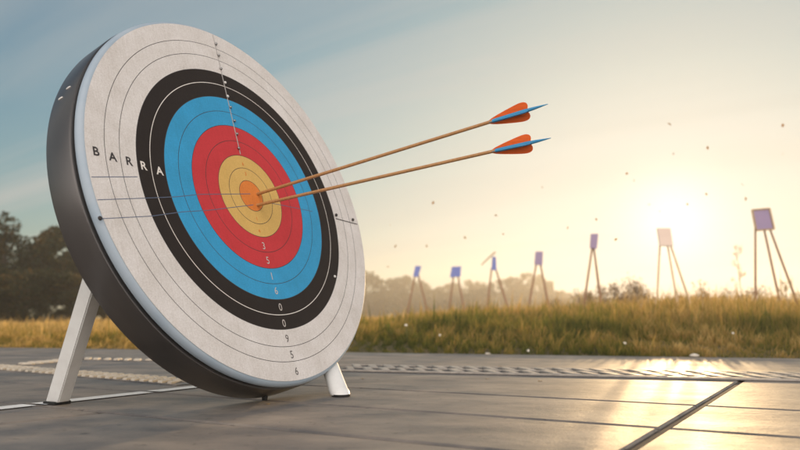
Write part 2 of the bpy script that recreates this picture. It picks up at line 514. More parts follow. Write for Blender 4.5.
def bank_z(x, y):
    """height of the field surface (numpy)"""
    u = x / np.maximum(y, 0.1)
    d = np.maximum(y - (EDGE_A.y + (x - EDGE_A.x) * EDGE_D.y / EDGE_D.x), 0)
    up = np.interp(u, [-0.6, -0.14, -0.04, 0.08, 0.2, 0.35, 0.6], [0.02, 0.03, 0.15, 0.23, 0.31, 0.385, 0.43])
    cap = 0.085 * d
    z = up * (1 - np.exp(-cap / np.maximum(up, 0.01) * 1.15))
    z = z * (1 + 0.10 * np.sin(x * 1.3 + 0.8 * y) * np.sin(y * 0.9 - x * 0.5 + 1.0)) + 0.012 * np.sin(x * 3.1) * np.sin(y * 2.7) * np.minimum(d, 1)
    return z * np.interp(y, [0, 24, 60], [1, 1, 0.15]) - 0.02


gy_ = np.concatenate([np.linspace(0, 6, 60), np.linspace(6.3, 20, 50), np.linspace(21, 75, 40)])
gu_ = np.linspace(-46, 46, 231)
XX, DD = np.meshgrid(gu_, gy_); YY = EDGE_A.y + (XX - EDGE_A.x) * EDGE_D.y / EDGE_D.x + DD
ok_ = YY > 0.5
ZZ = np.where(ok_, bank_z(XX, np.maximum(YY, 0.5)), -0.02)
nr, nc = XX.shape; idx = np.arange(nr * nc).reshape(nr, nc)
Fq = np.stack([idx[:-1, :-1], idx[:-1, 1:], idx[1:, 1:], idx[1:, :-1]], -1).reshape(-1, 4)
tag(link_mesh('field_ground', np_mesh(np.stack([XX, YY, ZZ], -1).reshape(-1, 3), Fq, True), SOIL), kind='structure')
bm = bmesh.new()
bm.faces.new([bm.verts.new((x_, y_, -0.06)) for x_, y_ in ((-158, -33), (158, -33), (158, 203), (-158, 203))])
tag(link_mesh('far_ground', bm_mesh(bm), SOIL), kind='structure')


# ------------------------------------------------------------------ meadow grass (one uncountable mass)
def grass_height(x, y):
    u = x / np.maximum(y, 0.1)
    d = y - (EDGE_A.y + (x - EDGE_A.x) * EDGE_D.y / EDGE_D.x)
    up = np.interp(u, [-0.6, -0.12, 0.0, 0.1, 0.25, 0.6], [0.085, 0.085, 0.085, 0.10, 0.125, 0.135])
    ramp = np.interp(d, [0, 0.3, 1.0, 3.0, 12, 60], [0.30, 0.5, 0.75, 1.0, 1.3, 2.2])
    lump = 1 + 0.2 * np.sin(x * 2.3 + 1.3 * np.sin(y * 1.1)) + 0.2 * np.sin(y * 2.9 + x * 0.7) + 0.2 * np.sin(x * 6.1 + y * 3.3)
    return up * ramp * lump


def blades(n, y0, y1, u0, u1, w0, tint_fn):
    y = y0 + (y1 - y0) * rng.random(n) ** 1.0
    u = u0 + (u1 - u0) * rng.random(n)
    x = u * y
    d = y - (EDGE_A.y + (x - EDGE_A.x) * EDGE_D.y / EDGE_D.x)
    ok = d > 0.02
    x, y, d = x[ok], y[ok], d[ok]; n = len(x)
    # gather into tufts
    tuft = rng.random(n) < 0.75
    gx = np.round(x / 0.11 + 0.5 * np.sin(y * 9)) * 0.11; gy = np.round(y / 0.11 + 0.5 * np.sin(x * 7)) * 0.11
    k = 0.55 * tuft
    x = x * (1 - k) + gx * k + rng.normal(0, 0.012, n); y = y * (1 - k) + gy * k + rng.normal(0, 0.012, n)
    y = np.maximum(y, edge_y(x) + 0.015)
    h = grass_height(x, y) * rng.lognormal(-0.22, 0.32, n)
    h = np.clip(h, 0.02, 0.62)
    hs = np.sin(gx * 127.1 + gy * 311.7) * 43758.5453; hs = hs - np.floor(hs)
    h = h * np.where(tuft, 0.65 + 0.75 * hs, 0.75)
    t = tint_fn(x, y, d) + rng.normal(0, 0.10, n) + 0.55 * (hs - 0.5) * tuft
    a = rng.random(n) * 2 * np.pi
    lean = np.clip(rng.normal(0, 0.5, n), -0.8, 0.8) * h; la_ = rng.random(n) * 2 * np.pi
    dx, dy = np.cos(la_) * lean + 0.06 * h, np.sin(la_) * lean
    w = w0 * (0.6 + 0.8 * rng.random(n))
    w = w * np.clip(h / 0.06, 0.6, 1.3)
    cx, cy = np.cos(a) * w, np.sin(a) * w
    z = bank_z(x, y) - 0.005
    stalk = (rng.random(n) < 0.012) & (d > 0.8); h = np.where(stalk, np.minimum(h * 2.3, 0.34), h); w0_ = np.where(stalk, 0.5, 1.0)
    V = np.empty((n, 5, 3), np.float32)
    V[:, 0] = np.stack([x - cx, y - cy, z], 1); V[:, 1] = np.stack([x + cx, y + cy, z], 1)
    V[:, 2] = np.stack([x + cx * .75 + dx * .35, y + cy * .75 + dy * .35, z + h * .58], 1)
    V[:, 3] = np.stack([x - cx * .75 + dx * .35, y - cy * .75 + dy * .35, z + h * .58], 1)
    V[:, 4] = np.stack([x + dx, y + dy, z + h], 1)
    b0 = (np.arange(n) * 5)[:, None]
    F = np.concatenate([b0 + np.array([[0, 1, 2]]), b0 + np.array([[0, 2, 3]]), b0 + np.array([[3, 2, 4]])], 0)
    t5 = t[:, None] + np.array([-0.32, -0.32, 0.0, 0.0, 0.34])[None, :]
    return V.reshape(-1, 3), F, t5.ravel()


def tint(x, y, d):
    u = x / y
    t = np.interp(u, [-0.6, -0.2, -0.05, 0.1, 0.25, 0.55], [0.60, 0.60, 0.40, 0.32, 0.44, 0.52])
    t = t + np.interp(d, [0, 0.4, 2, 5, 12], [0.0, -0.06, -0.10, 0.02, 0.24])
    return t + 0.10 * np.sin(x * 1.7 + y * 2.1) + 0.07 * np.sin(x * 4.3 - y * 1.3)


VV, FF, TT = [], [], []; off = 0
for n, y0, y1, u0, u1, w0 in ((150000, 4.2, 7.6, -0.68, 0.68, 0.0027), (120000, 7.0, 13, -0.66, 0.66, 0.0048), (80000, 12, 26, -0.64, 0.64, 0.009), (60000, 25, 62, -0.64, 0.64, 0.02), (30000, 60, 160, -0.64, 0.64, 0.06)):
    v, f, t = blades(n, y0, y1, u0, u1, w0, tint)
    VV.append(v); FF.append(f + off); TT.append(t); off += len(v)
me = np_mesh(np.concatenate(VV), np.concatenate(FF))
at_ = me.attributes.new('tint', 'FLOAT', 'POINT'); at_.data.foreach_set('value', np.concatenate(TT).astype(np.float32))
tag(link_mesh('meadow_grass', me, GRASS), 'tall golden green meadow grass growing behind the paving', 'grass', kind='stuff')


# ------------------------------------------------------------------ trees and shrubs
def leaf_cloud(n, clumps, size, seed, flat=0.5, shell=0.55):
    """leaf quads scattered through a list of ellipsoid clumps (cx, cy, cz, rx, ry, rz)"""
    r = np.random.default_rng(seed)
    cl = np.array(clumps); wts = (cl[:, 3] * cl[:, 4] * cl[:, 5]) ** 0.67; wts /= wts.sum()
    k = r.choice(len(cl), n, p=wts)
    d = r.normal(0, 1, (n, 3)); d /= np.linalg.norm(d, axis=1)[:, None]
    rad = shell + (1 - shell) * r.random(n) ** 0.6
    rad *= 1 + 0.16 * np.sin(d[:, 0] * 7 + k) * np.sin(d[:, 2] * 6 + 2 * k)
    c = cl[k, :3] + d * rad[:, None] * cl[k, 3:]
    a = r.normal(0, 1, (n, 3)); a /= np.linalg.norm(a, axis=1)[:, None]
    b = np.cross(a, r.normal(0, 1, (n, 3))); b /= np.linalg.norm(b, axis=1)[:, None]
    s = size * (0.5 + r.random(n))[:, None]
    V = np.stack([c - a * s, c - b * s * flat, c + a * s, c + b * s * flat], 1).reshape(-1, 3)
    F = (np.arange(n) * 4)[:, None] + np.arange(4)[None, :]
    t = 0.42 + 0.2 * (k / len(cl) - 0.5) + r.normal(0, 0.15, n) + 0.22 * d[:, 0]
    me = np_mesh(V, F)
    at_ = me.attributes.new('tint', 'FLOAT', 'POINT'); at_.data.foreach_set('value', np.repeat(t, 4).astype(np.float32))
    return me


def tree_meshes(h, w, nclump, nleaf, size, seed, base=0.22):
    r = random.Random(seed)
    clumps = []; limbs = []
    for i in range(nclump):
        zt = base + (0.97 - base) * (i + 0.5) / nclump
        prof = math.sin(math.pi * min(1, (zt - base * 0.6) / (1.08 - base * 0.6))) ** 0.7
        rr_ = w * 0.5 * prof * r.uniform(0.35, 0.8); a = r.uniform(0, 6.28)
        cr_ = w * r.uniform(0.17, 0.27) * (0.6 + 0.4 * prof)
        clumps.append((math.cos(a) * rr_, math.sin(a) * rr_, h * zt - cr_ * 0.3, cr_, cr_, cr_ * r.uniform(0.6, 0.85)))
        limbs.append((i, a))
    bmt = bmesh.new()
    tp = [(0, 0, -0.1), (0.02 * h * r.uniform(-1, 1), 0.01 * h, h * 0.3), (0.03 * h * r.uniform(-1, 1), 0.02 * h * r.uniform(-1, 1), h * 0.62), (0, 0, h * 0.9)]
    R0 = h * 0.024
    tube(bmt, tp, [R0 * 1.3, R0, R0 * 0.6, R0 * 0.15], 9)
    for c in clumps:
        zb = max(h * base * 0.7, c[2] - h * 0.16)
        tube(bmt, [(tp[1][0] * zb / h, 0, zb), (c[0] * 0.5, c[1] * 0.5, (zb + c[2]) / 2 + 0.02 * h), (c[0], c[1], c[2])], [R0 * 0.45, R0 * 0.28, R0 * 0.1], 6)
    return bm_mesh(bmt, True), leaf_cloud(nleaf, clumps, size, seed)


def place_tree(name, label, group, x, y, h, meshes, leafm, rot, cat='tree', sx=1.0):
    t = empty(name, (x, y, -0.03), label, cat, group)
    t.rotation_euler = (0, 0, rot)
    for nm, me_, m_ in (('trunk', meshes[0], BARK), ('crown', meshes[1], leafm)):
        o = bpy.data.objects.new(nm, me_); COL.objects.link(o); o.parent = t
        if not me_.materials: me_.materials.append(m_)
        o.scale = (h * sx, h * sx, h)
    return t


# unit-height prototypes
TREES = [tree_meshes(1.0, 0.75, 16, 7000, 0.022, 11, 0.18), tree_meshes(1.0, 0.62, 14, 6500, 0.022, 23, 0.24), tree_meshes(1.0, 0.95, 18, 8000, 0.020, 37, 0.12)]
FTREES = [tree_meshes(1.0, 0.8, 11, 2200, 0.035, 51, 0.12), tree_meshes(1.0, 1.05, 12, 2600, 0.035, 62, 0.08), tree_meshes(1.0, 0.6, 10, 2000, 0.035, 73, 0.15)]

LEFT = [  # px, distance, top px, proto, rot, width factor, label
    (-52, 62, 205, 0, 0.3, 1.0, 'dark autumn tree cut off by the left edge of the view'),
    (8, 58, 217, 2, 1.9, 0.95, 'broad dark tree with rust tinted crown, tallest of the left clump'),
    (46, 60, 222, 1, 4.0, 1.1, 'dark tree with rounded top between the broad tree and the target rim'),
    (84, 66, 232, 0, 2.4, 1.0, 'lower dark tree right beside the left rim of the big target'),
    (118, 70, 240, 2, 5.2, 0.9, 'dark tree mostly hidden behind the left support leg and rim'),
    (28, 52, 268, 2, 3.3, 1.5, 'low rusty thicket tree in front of the tall left trees'),
    (72, 54, 272, 0, 0.9, 1.6, 'low dark thicket tree seen just left of the white support leg'),
    (104, 56, 280, 1, 0.2, 1.6, 'low brown thicket tree seen just behind the white support leg'),
    (-14, 50, 276, 0, 4.4, 1.6, 'low brown thicket tree at the far left edge'),
]
for px_, d, ty, k, rot, sx, lab in LEFT:
    d *= 0.5; p = at_depth(px_, ty, d); place_tree('tree', lab, 'autumn trees at the left field edge', p.x, p.y, p.z, TREES[k], AUTUMN, rot, sx=sx)
FAR = [(352, 150, 276), (374, 140, 273), (392, 150, 277), (408, 146, 274), (428, 140, 281), (446, 155, 283), (462, 150, 279), (480, 140, 282), (497, 150, 278), (516, 138, 272), (531, 150, 276), (548, 142, 280), (563, 155, 290), (580, 150, 292),
       (338, 145, 280), (604, 160, 296), (628, 150, 291), (655, 155, 297), (684, 150, 294), (712, 160, 298), (742, 150, 293), (772, 155, 297), (800, 150, 292), (830, 150, 290)]
FAR += [(345 + 19 * k, 120 + 7 * (k % 3), 288 + 5 * ((k * 0.618) % 1) + (6 if k > 11 else 0)) for k in range(25)]
for i, (px_, d, ty) in enumerate(FAR):
    p = at_depth(px_, ty, d)
    lab = 'hazy far tree in the misty row beyond the field' if px_ < 590 else 'pale far tree washed out by the sun glow on the right horizon'
    place_tree('far_tree', lab, 'hazy tree row on the horizon' if px_ < 590 else 'glowing tree row on the right horizon', p.x, p.y, p.z, FTREES[i % 3], FARLEAF, i * 1.7, sx=(1.0 + 0.25 * (i % 2)) * (1.0 if i < 24 else 2.0))


def shrub_meshes(seed):
    r = random.Random(seed); bmt = bmesh.new(); cl = []
    for i in range(22):
        a = r.uniform(0, 6.28); o = r.uniform(0.1, 0.55); h = r.uniform(0.5, 1.0)
        p0 = (r.uniform(-.1, .1), r.uniform(-.1, .1), -0.02); p2 = (math.cos(a) * o, math.sin(a) * o, h); p1 = ((p0[0] + p2[0]) * 0.4, (p0[1] + p2[1]) * 0.4, h * 0.5)
        tube(bmt, [p0, p1, p2], [0.014, 0.009, 0.003], 5)
        cl.append((p2[0] * 0.9, p2[1] * 0.9, h * 0.86, 0.16, 0.16, 0.2))
    return bm_mesh(bmt, True), leaf_cloud(1500, cl, 0.02, seed, 0.5, 0.1)


SHR = [shrub_meshes(5), shrub_meshes(9)]
SHRUBS = [(612, 17, 283, 'twiggy reddish shrub between the two stands left of the sun'), (636, 18, 276, 'broad brown shrub just left of the sun washed stand'),
          (590, 19, 289, 'small brown shrub around the feet of the stand left of the sun'), (712, 16, 287, 'twiggy shrub between the sun washed stand and the nearest stand'),
          (744, 15, 286, 'brown shrub behind the left leg of the nearest stand'), (470, 24, 303, 'low dark shrub at the feet of the second blue board stand'),
          (556, 20, 298, 'low brown shrub right of the purple board stand'), (682, 19, 291, 'brown shrub behind the right leg of the sun washed stand')]
for i, (px_, d, ty, lab) in enumerate(SHRUBS):
    p = at_depth(px_, ty, d); place_tree('shrub', lab, 'brown shrubs in the meadow', p.x, p.y, p.z + 0.02, SHR[i % 2], SHRUBLEAF, i * 1.1, 'shrub', 1.0)

# ------------------------------------------------------------------ the big target
CT = Vector((-0.47551843, 2.31882325, 0.3870393 + CAM_H)); NT = Vector((0.81921856, -0.48394819, 0.30769321)).normalized()
UT = Vector((-NT.y, NT.x, 0)).normalized(); VT = NT.cross(UT)
R = 0.61
MT = Matrix(((UT.x, VT.x, NT.x, CT.x), (UT.y, VT.y, NT.y, CT.y), (UT.z, VT.z, NT.z, CT.z), (0, 0, 0, 1)))
CAMP = Vector((0, 0, CAM_H))


def on_face(x, y, t=0.0):
    """point of the target's face (or of a plane t behind it) seen at photo pixel x, y, in world space"""
    d = ray(x, y); q = CT - NT * t - CAMP
    return CAMP + d * (q.dot(NT) / d.dot(NT))


def loc_face(x, y):
    p = on_face(x, y) - CT
    return Vector((p.dot(UT), p.dot(VT), 0))


root = empty('archery_target', (CT.x, CT.y, 0), 'large round archery target with ringed paper face leaning on white legs', 'archery target')
# drum (body), dark metal
bm = bmesh.new()
lathe(bm, [(0, -0.146), (0.585, -0.146), (0.607, -0.144), (0.6155, -0.137), (0.617, -0.128), (0.617, -0.043), (0.6155, -0.037), (0.609, -0.0345), (0.60, -0.034), (0, -0.034)], 192)
link_mesh('drum', bm_mesh(bm, True, math.radians(28)), DRUM, root, MT)
bm = bmesh.new(); lathe(bm, [(0.575, -0.0338), (0.599, -0.0338), (0.599, -0.0262), (0.575, -0.0262)], 160)
link_mesh('groove', bm_mesh(bm, True, 0.5), GROOVE, root, MT)
# pale rounded lip that frames the paper
bm = bmesh.new()
lathe(bm, [(0, -0.026), (0.607, -0.026), (0.6125, -0.024), (0.6145, -0.019), (0.6135, -0.012), (0.6105, -0.006), (0.606, -0.002), (0.601, -0.0004), (0.595, 0.0), (0, 0.0)], 192)
link_mesh('rim', bm_mesh(bm, True, math.radians(40)), LIP, root, MT)
# printed paper face: one disc of rings
RR = [('o', 0.0872), ('g', 0.159), ('g', 0.232), ('r', 0.3156), ('r', 0.4043), ('b', 0.487), ('b', 0.5713), ('k', 0.6512), ('k', 0.7275), ('w', 0.8156), ('w', 0.8914), ('w', 0.986)]
SLOT = {'o': 0, 'g': 1, 'r': 2, 'b': 3, 'k': 4, 'w': 5}
bm = bmesh.new(); zf = 0.0012
prev = 0.0; LW = 0.0011
prof = []
for i, (c, r_) in enumerate(RR):
    last = i == len(RR) - 1
    r1 = r_ * R - (0 if last else LW)
    prof.append((prev, r1, SLOT[c]))
    if not last:
        line = 7 if (i == 7) else 6
        w_ = 0.0014 if i == 7 else LW
        prof.append((r1, r_ * R + (w_ - 0.0002 if i == 7 else LW - 0.0004), line)); prev = prof[-1][1]
SEG = 240
cache = {}
def ring_v(r_):
    k = round(r_, 6)
    if k not in cache: cache[k] = [bm.verts.new((r_ * math.cos(2 * math.pi * j / SEG), r_ * math.sin(2 * math.pi * j / SEG), zf)) for j in range(SEG)]
    return cache[k]
for r0_, r1_, s_ in prof:
    b_ = ring_v(r1_)
    if r0_ == 0:
        f = bm.faces.new(b_); f.material_index = s_; continue
    a_ = ring_v(r0_)
    for j in range(SEG):
        f = bm.faces.new((a_[j], b_[j], b_[(j + 1) % SEG], a_[(j + 1) % SEG])); f.material_index = s_
o_ = ring_v(prof[-1][1]); lo_ = [bm.verts.new((v.co.x, v.co.y, 0.0002)) for v in o_]
for j in range(SEG):
    f = bm.faces.new((o_[j], lo_[j], lo_[(j + 1) % SEG], o_[(j + 1) % SEG])); f.material_index = 5
bmesh.ops.recalc_face_normals(bm, faces=bm.faces)
me = bpy.data.meshes.new('m'); bm.to_mesh(me); bm.free()
if me.polygons[0].normal.z < 0: me.flip_normals()
link_mesh('paper_face', me, [P_ORANGE, P_GOLD, P_RED, P_BLUE, P_BLACK, P_WHITE, INK, INK_W], root, MT)


# lettering
def glyph(ch, name, x, y, hgt, m, sx=1.0, rot=0.0, bold=0.0):
    cu = bpy.data.curves.new('t', 'FONT'); cu.body = ch; cu.size = 1.0; cu.offset = bold; cu.extrude = 0.0
    to = bpy.data.objects.new('t', cu); COL.objects.link(to)
    me = bpy.data.meshes.new_from_object(to)
    bpy.data.objects.remove(to); bpy.data.curves.remove(cu)
    co = np.empty(len(me.vertices) * 3, np.float32); me.vertices.foreach_get('co', co); co = co.reshape(-1, 3)
    mn, mx_ = co.min(0), co.max(0); co -= (mn + mx_) / 2; s = hgt / (mx_[1] - mn[1]); co *= s; co[:, 0] *= sx
    me.vertices.foreach_set('co', co.ravel()); me.update()
    p = loc_face(x, y)
    mm = MT @ Matrix.Translation((p.x, p.y, zf + 0.0006)) @ Matrix.Rotation(rot, 4, 'Z')
    return link_mesh(name, me, m, root, mm)


for ch, x, y, m_ in (('B', 95.7, 151.5, INK), ('A', 112.3, 157, INK), ('R', 129, 161.5, INK), ('R', 143.5, 166, INK_W), ('A', 159.2, 171, INK_W)):
    o = glyph(ch, 'printed_letter', x, y, 0.0255, m_, 1.0, 0.0, 0.022)
for ch, x, y, m_ in (('3', 263.2, 246, NUM_W), ('5', 267.4, 260.5, NUM_W), ('1', 271.4, 276.2, NUM_W), ('6', 275.7, 290.8, NUM_W), ('0', 280, 307.2, NUM_W), ('0', 283.6, 323.3, NUM_W),
                     ('9', 286.8, 338.6, NUM_K), ('5', 291.4, 354.7, NUM_K), ('6', 296.2, 371.2, NUM_K)):
    glyph(ch, 'printed_number', x, y, 0.0235, m_, 0.95, 0.0, 0.0)
for ch, x, y in (('6', 242.5, 164), ('3', 245.2, 174), ('1', 256.5, 219), ('4', 259, 231)):
    glyph(ch, 'printed_number', x, y, 0.013, P_ORANGE, 1.0, 0.0, 0.01)


def strip(name, pts, w, m, z=0.0016):
    """thin raised line on the face, through photo pixels"""
    bm = bmesh.new(); P = [loc_face(*q) for q in pts]
    for a_, b_ in zip(P, P[1:]):
        d = (b_ - a_).normalized(); n_ = Vector((-d.y, d.x, 0)) * w / 2
        lo = [bm.verts.new(q + Vector((0, 0, zf + 0.0001))) for q in (a_ - n_, b_ - n_, b_ + n_, a_ + n_)]
        hi = [bm.verts.new(q + Vector((0, 0, z))) for q in (a_ - n_ * .8, b_ - n_ * .8, b_ + n_ * .8, a_ + n_ * .8)]
        bm.faces.new(hi)
        for i in range(4): bm.faces.new((lo[i], lo[(i + 1) % 4], hi[(i + 1) % 4], hi[i]))
    return link_mesh(name, bm_mesh(bm), m, root, MT)


strip('seam_thread', [(212.3, 35.5), (240, 154.5)], 0.0024, THREAD, 0.003)
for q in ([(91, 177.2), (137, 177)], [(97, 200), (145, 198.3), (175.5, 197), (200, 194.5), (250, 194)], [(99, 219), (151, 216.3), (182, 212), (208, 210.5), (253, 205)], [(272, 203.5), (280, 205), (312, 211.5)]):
    strip('face_line', q, 0.0022, LINE_B)  # thin raised blue-grey lines across the paper rings
strip('wire', [(335.3, 218.7), (356.7, 224.4)], 0.0026, INK, 0.003)


def pin(x, y, r_, m_, name='pin'):
    bm = bmesh.new()
    lathe(bm, [(0.0016, 0.0), (0.0016, r_ * 0.6), (r_, r_ * 0.7), (r_ * 0.95, r_ * 1.1), (r_ * 0.6, r_ * 1.5), (0, r_ * 1.65)], 16)
    p = loc_face(x, y)
    return link_mesh(name, bm_mesh(bm, True), m_, root, MT @ Matrix.Translation((p.x, p.y, zf)))


for x, y, w_ in ((215, 44.7, 0), (217.7, 56, 0), (220, 69.3, 0), (224, 83.3, 1), (226.5, 97, 1), (229.6, 107.9, 0), (233.5, 121.4, 0), (236, 134.6, 0), (237.7, 148.8, 0)):
    pin(x, y, 0.0050, WHITE_DOT if w_ else STEEL)
for x, y in ((335, 215.5), (351.7, 220.2), (98.5, 219.2)): pin(x, y, 0.006, INK)
pin(333.6, 277, 0.005, WHITE_DOT, 'dot')
# two pale marks on the drum's side
for x, y in ((68.5, 88), (60.5, 98.5)):
    d = ray(x, y); best = None
    for i in range(400):   # march to the cylinder side
        p = CAMP + d * (1.3 + i * 0.0025); q = p - CT; zl = q.dot(NT); rl = (q - NT * zl).length
        if rl < 0.6175 and -0.14 < zl < -0.03: best = (q, zl); break
    if best:
        q, zl = best; rad = (q - NT * zl).normalized(); tan = NT.cross(rad)
        bm = bmesh.new(); lathe(bm, [(0.010, 0), (0.010, 0.0015), (0.008, 0.0025), (0, 0.0028)], 18)
        c_ = CT + NT * zl + rad * 0.6168
        mm = Matrix(((tan.x, NT.x, rad.x, c_.x), (tan.y, NT.y, rad.y, c_.y), (tan.z, NT.z, rad.z, c_.z), (0, 0, 0, 1))) @ Matrix.Diagonal((0.32, 0.95, 1, 1))
        link_mesh('rivet', bm_mesh(bm, True), WHITE_DOT, root, mm)

# legs
fl = on_ground(57, 404); top = on_face(102, 256, 0.155)
ax = (top - fl).normalized()
bm = bmesh.new()
side = Vector((0.83, -0.42, 0))
vs_ = box_between(bm, fl + ax * 0.012, top + ax * 0.10, 0.046, 0.046, side)
for v in vs_[:4]: v.co += ax * ((0.008 - v.co.z) / ax.z)
bmesh.ops.bevel(bm, geom=[e for e in bm.edges], offset=0.003, segments=2, affect='EDGES')
lg = link_mesh('leg', bm_mesh(bm), LEGM, root)
bm = bmesh.new(); box_between(bm, fl, fl + Vector((0, 0, 0.009)), 0.050, 0.058, side)
bmesh.ops.bevel(bm, geom=[e for e in bm.edges], offset=0.002, segments=1, affect='EDGES')
link_mesh('rubber_foot', bm_mesh(bm), RUBBER, lg)
fr = on_ground(341, 396.5)
tp_ = CT + UT * 0.285 - VT * 0.47 - NT * 0.075
ax = (tp_ - fr).normalized()
bm = bmesh.new(); rings = []
for q_, r_ in ((fr + ax * 0.007, 0.031), (fr + ax * 0.011, 0.0325), (fr + ax * 0.03, 0.0325), (fr + ax * 0.034, 0.031), (fr + ax * 0.2, 0.029), (tp_, 0.027)):
    rings.append([bm.verts.new((q_.x + r_ * math.cos(a_), q_.y + r_ * math.sin(a_), q_.z)) for a_ in (2 * math.pi * k / 32 for k in range(32))])
for r0_, r1_ in zip(rings, rings[1:]):
    for k in range(32): bm.faces.new((r0_[k], r0_[(k + 1) % 32], r1_[(k + 1) % 32], r1_[k]))
bm.faces.new(rings[0]); bm.faces.new(rings[-1])
rl_ = link_mesh('leg', bm_mesh(bm, True, 0.6), LEGM, root)
bm = bmesh.new(); tube(bm, [fr, fr + Vector((0, 0, 0.0075))], [0.029, 0.03], 24)
link_mesh('rubber_foot', bm_mesh(bm, True, 0.6), RUBBER, rl_)
# small foot under the drum
low = CT - NT * 0.12 - VT * 0.617
bm = bmesh.new(); tube(bm, [Vector((low.x, low.y, 0.0)), Vector((low.x, low.y, low.z + 0.03))], [0.009, 0.008], 14)
link_mesh('drum_foot', bm_mesh(bm, True, 0.6), RUBBER, root)


# ------------------------------------------------------------------ arrows
def arrow(tip_px, tail_px, vane_px, vane_end_px, zt, label):
    tip = on_face(*tip_px) - Vector((0, 0, 0))
    r = ray(*tail_px); tail = CAMP + r * (zt / (r.y * cp + r.z * sp))
    ax = (tail - tip).normalized(); Lg = (tail - tip).length
    rt = empty('arrow', tip, label, 'arrow', 'arrows stuck in the target')

    def along(px_):   # distance along the axis whose projection is nearest px_
        best = min((abs((lambda p: 400 + F_PX * p.x / (p.y * cp + (p.z - CAM_H) * sp))(tip + ax * (Lg * k / 500)) - px_), k) for k in range(501))
        return Lg * best[1] / 500
    s0, s1 = along(vane_px), along(vane_end_px)
    view = ((tip + ax * s1) - CAMP).normalized()
    sdir = ax.cross(view).normalized()     # across the view: up and down vanes
    if sdir.z < 0: sdir = -sdir
    tow = (-view - ax * ax.dot(-view)).normalized()
    bm = bmesh.new(); r0 = 0.0052
    tube(bm, [tip - ax * 0.012, tip + ax * 0.004, tip + ax * (s0 * 0.5), tip + ax * (s1 + 0.004)], [r0, r0, r0, r0 * 0.92], 14)
    link_mesh('shaft', bm_mesh(bm, True, 0.6), SHAFT, rt)
    bm = bmesh.new()
    tube(bm, [tip + ax * (s0 + 0.01), tip + ax * (s0 + 0.03), tip + ax * (s1 - 0.01), tip + ax * (s1 + (Lg - s1) * 0.35), tip + ax * Lg], [0.0054, 0.0056, 0.0056, 0.0040, 0.0008], 12)
    link_mesh('nock', bm_mesh(bm, True, 0.6), VANE_B, rt)
    Lv = s1 - s0
    for m_, dr, hh in ((VANE_O, (sdir - tow * 0.25).normalized(), 0.026), (VANE_O, (-sdir - tow * 0.1).normalized(), 0.026), (VANE_B, (tow - sdir * 0.14).normalized(), 0.024)):
        prof = []
        for i in range(25):
            t = 1 - (1 - i / 24) ** 1.5
            hgt = hh * 1.06 * (t ** 0.72) * math.sqrt(max(0.0, 1 - max(0, (t - 0.62) / 0.38) ** 2.4))
            prof.append((t, max(hgt, 0.0)))
        bm = bmesh.new(); th = dr.cross(ax).normalized() * 0.0007
        rows = []
        for t, hgt in prof:
            b_ = tip + ax * (s0 + Lv * t) + dr * 0.004; e_ = b_ + dr * (hgt + 0.0008) + ax * (0.012 * hgt / hh)
            rows.append([bm.verts.new(b_ - th), bm.verts.new(b_ + th), bm.verts.new(e_ + th * .5), bm.verts.new(e_ - th * .5)])
        for a_, b_ in zip(rows, rows[1:]):
            for i in range(4): bm.faces.new((a_[i], a_[(i + 1) % 4], b_[(i + 1) % 4], b_[i]))
        bm.faces.new(rows[0][::-1]); bm.faces.new(rows[-1])
        link_mesh('vane', bm_mesh(bm), m_, rt)
    return rt


arrow((257, 194.2), (548, 104), 489, 528, 1.98, 'upper of two wooden arrows with orange and blue feathers stuck in the gold')
arrow((257, 205.2), (551, 138), 492, 531, 1.98, 'lower of two wooden arrows with orange and blue feathers stuck in the gold')

# ------------------------------------------------------------------ drain gratings laid across the paving
GRATE = noisy('pale_cast_stone', (0.40, 0.36, 0.31), (0.27, 0.245, 0.215), 30, (0.45, 0.62), 0, 0.4, 260, 0.001)
GRATEP = noisy('cream_cast_stone', (0.66, 0.58, 0.46), (0.5, 0.43, 0.34), 30, (0.45, 0.62), 0, 0.4, 260, 0.001)
CHANNEL = mat('dark_channel', (0.03, 0.033, 0.038), 0.7)


def bar_block(bm, quad, z0, z1, bev):
    """low bar with chamfered top over a ground quad"""
    c = sum(quad, Vector((0, 0))) / 4
    lo = [bm.verts.new((p.x, p.y, z0)) for p in quad]
    mi = [bm.verts.new((p.x, p.y, z1 - bev)) for p in quad]
    a_ = quad[0]; u_ = (quad[1] - quad[0]).normalized(); v_ = (quad[3] - quad[0]).normalized()
    inn = [quad[0] + (u_ + v_) * bev, quad[1] + (-u_ + v_) * bev, quad[2] - (u_ + v_) * bev, quad[3] + (u_ - v_) * bev]
    hi = [bm.verts.new((p.x, p.y, z1)) for p in inn]
    bm.faces.new(hi)
    for r0, r1 in ((lo, mi), (mi, hi)):
        for k in range(4): bm.faces.new((r0[k], r0[(k + 1) % 4], r1[(k + 1) % 4], r1[k]))


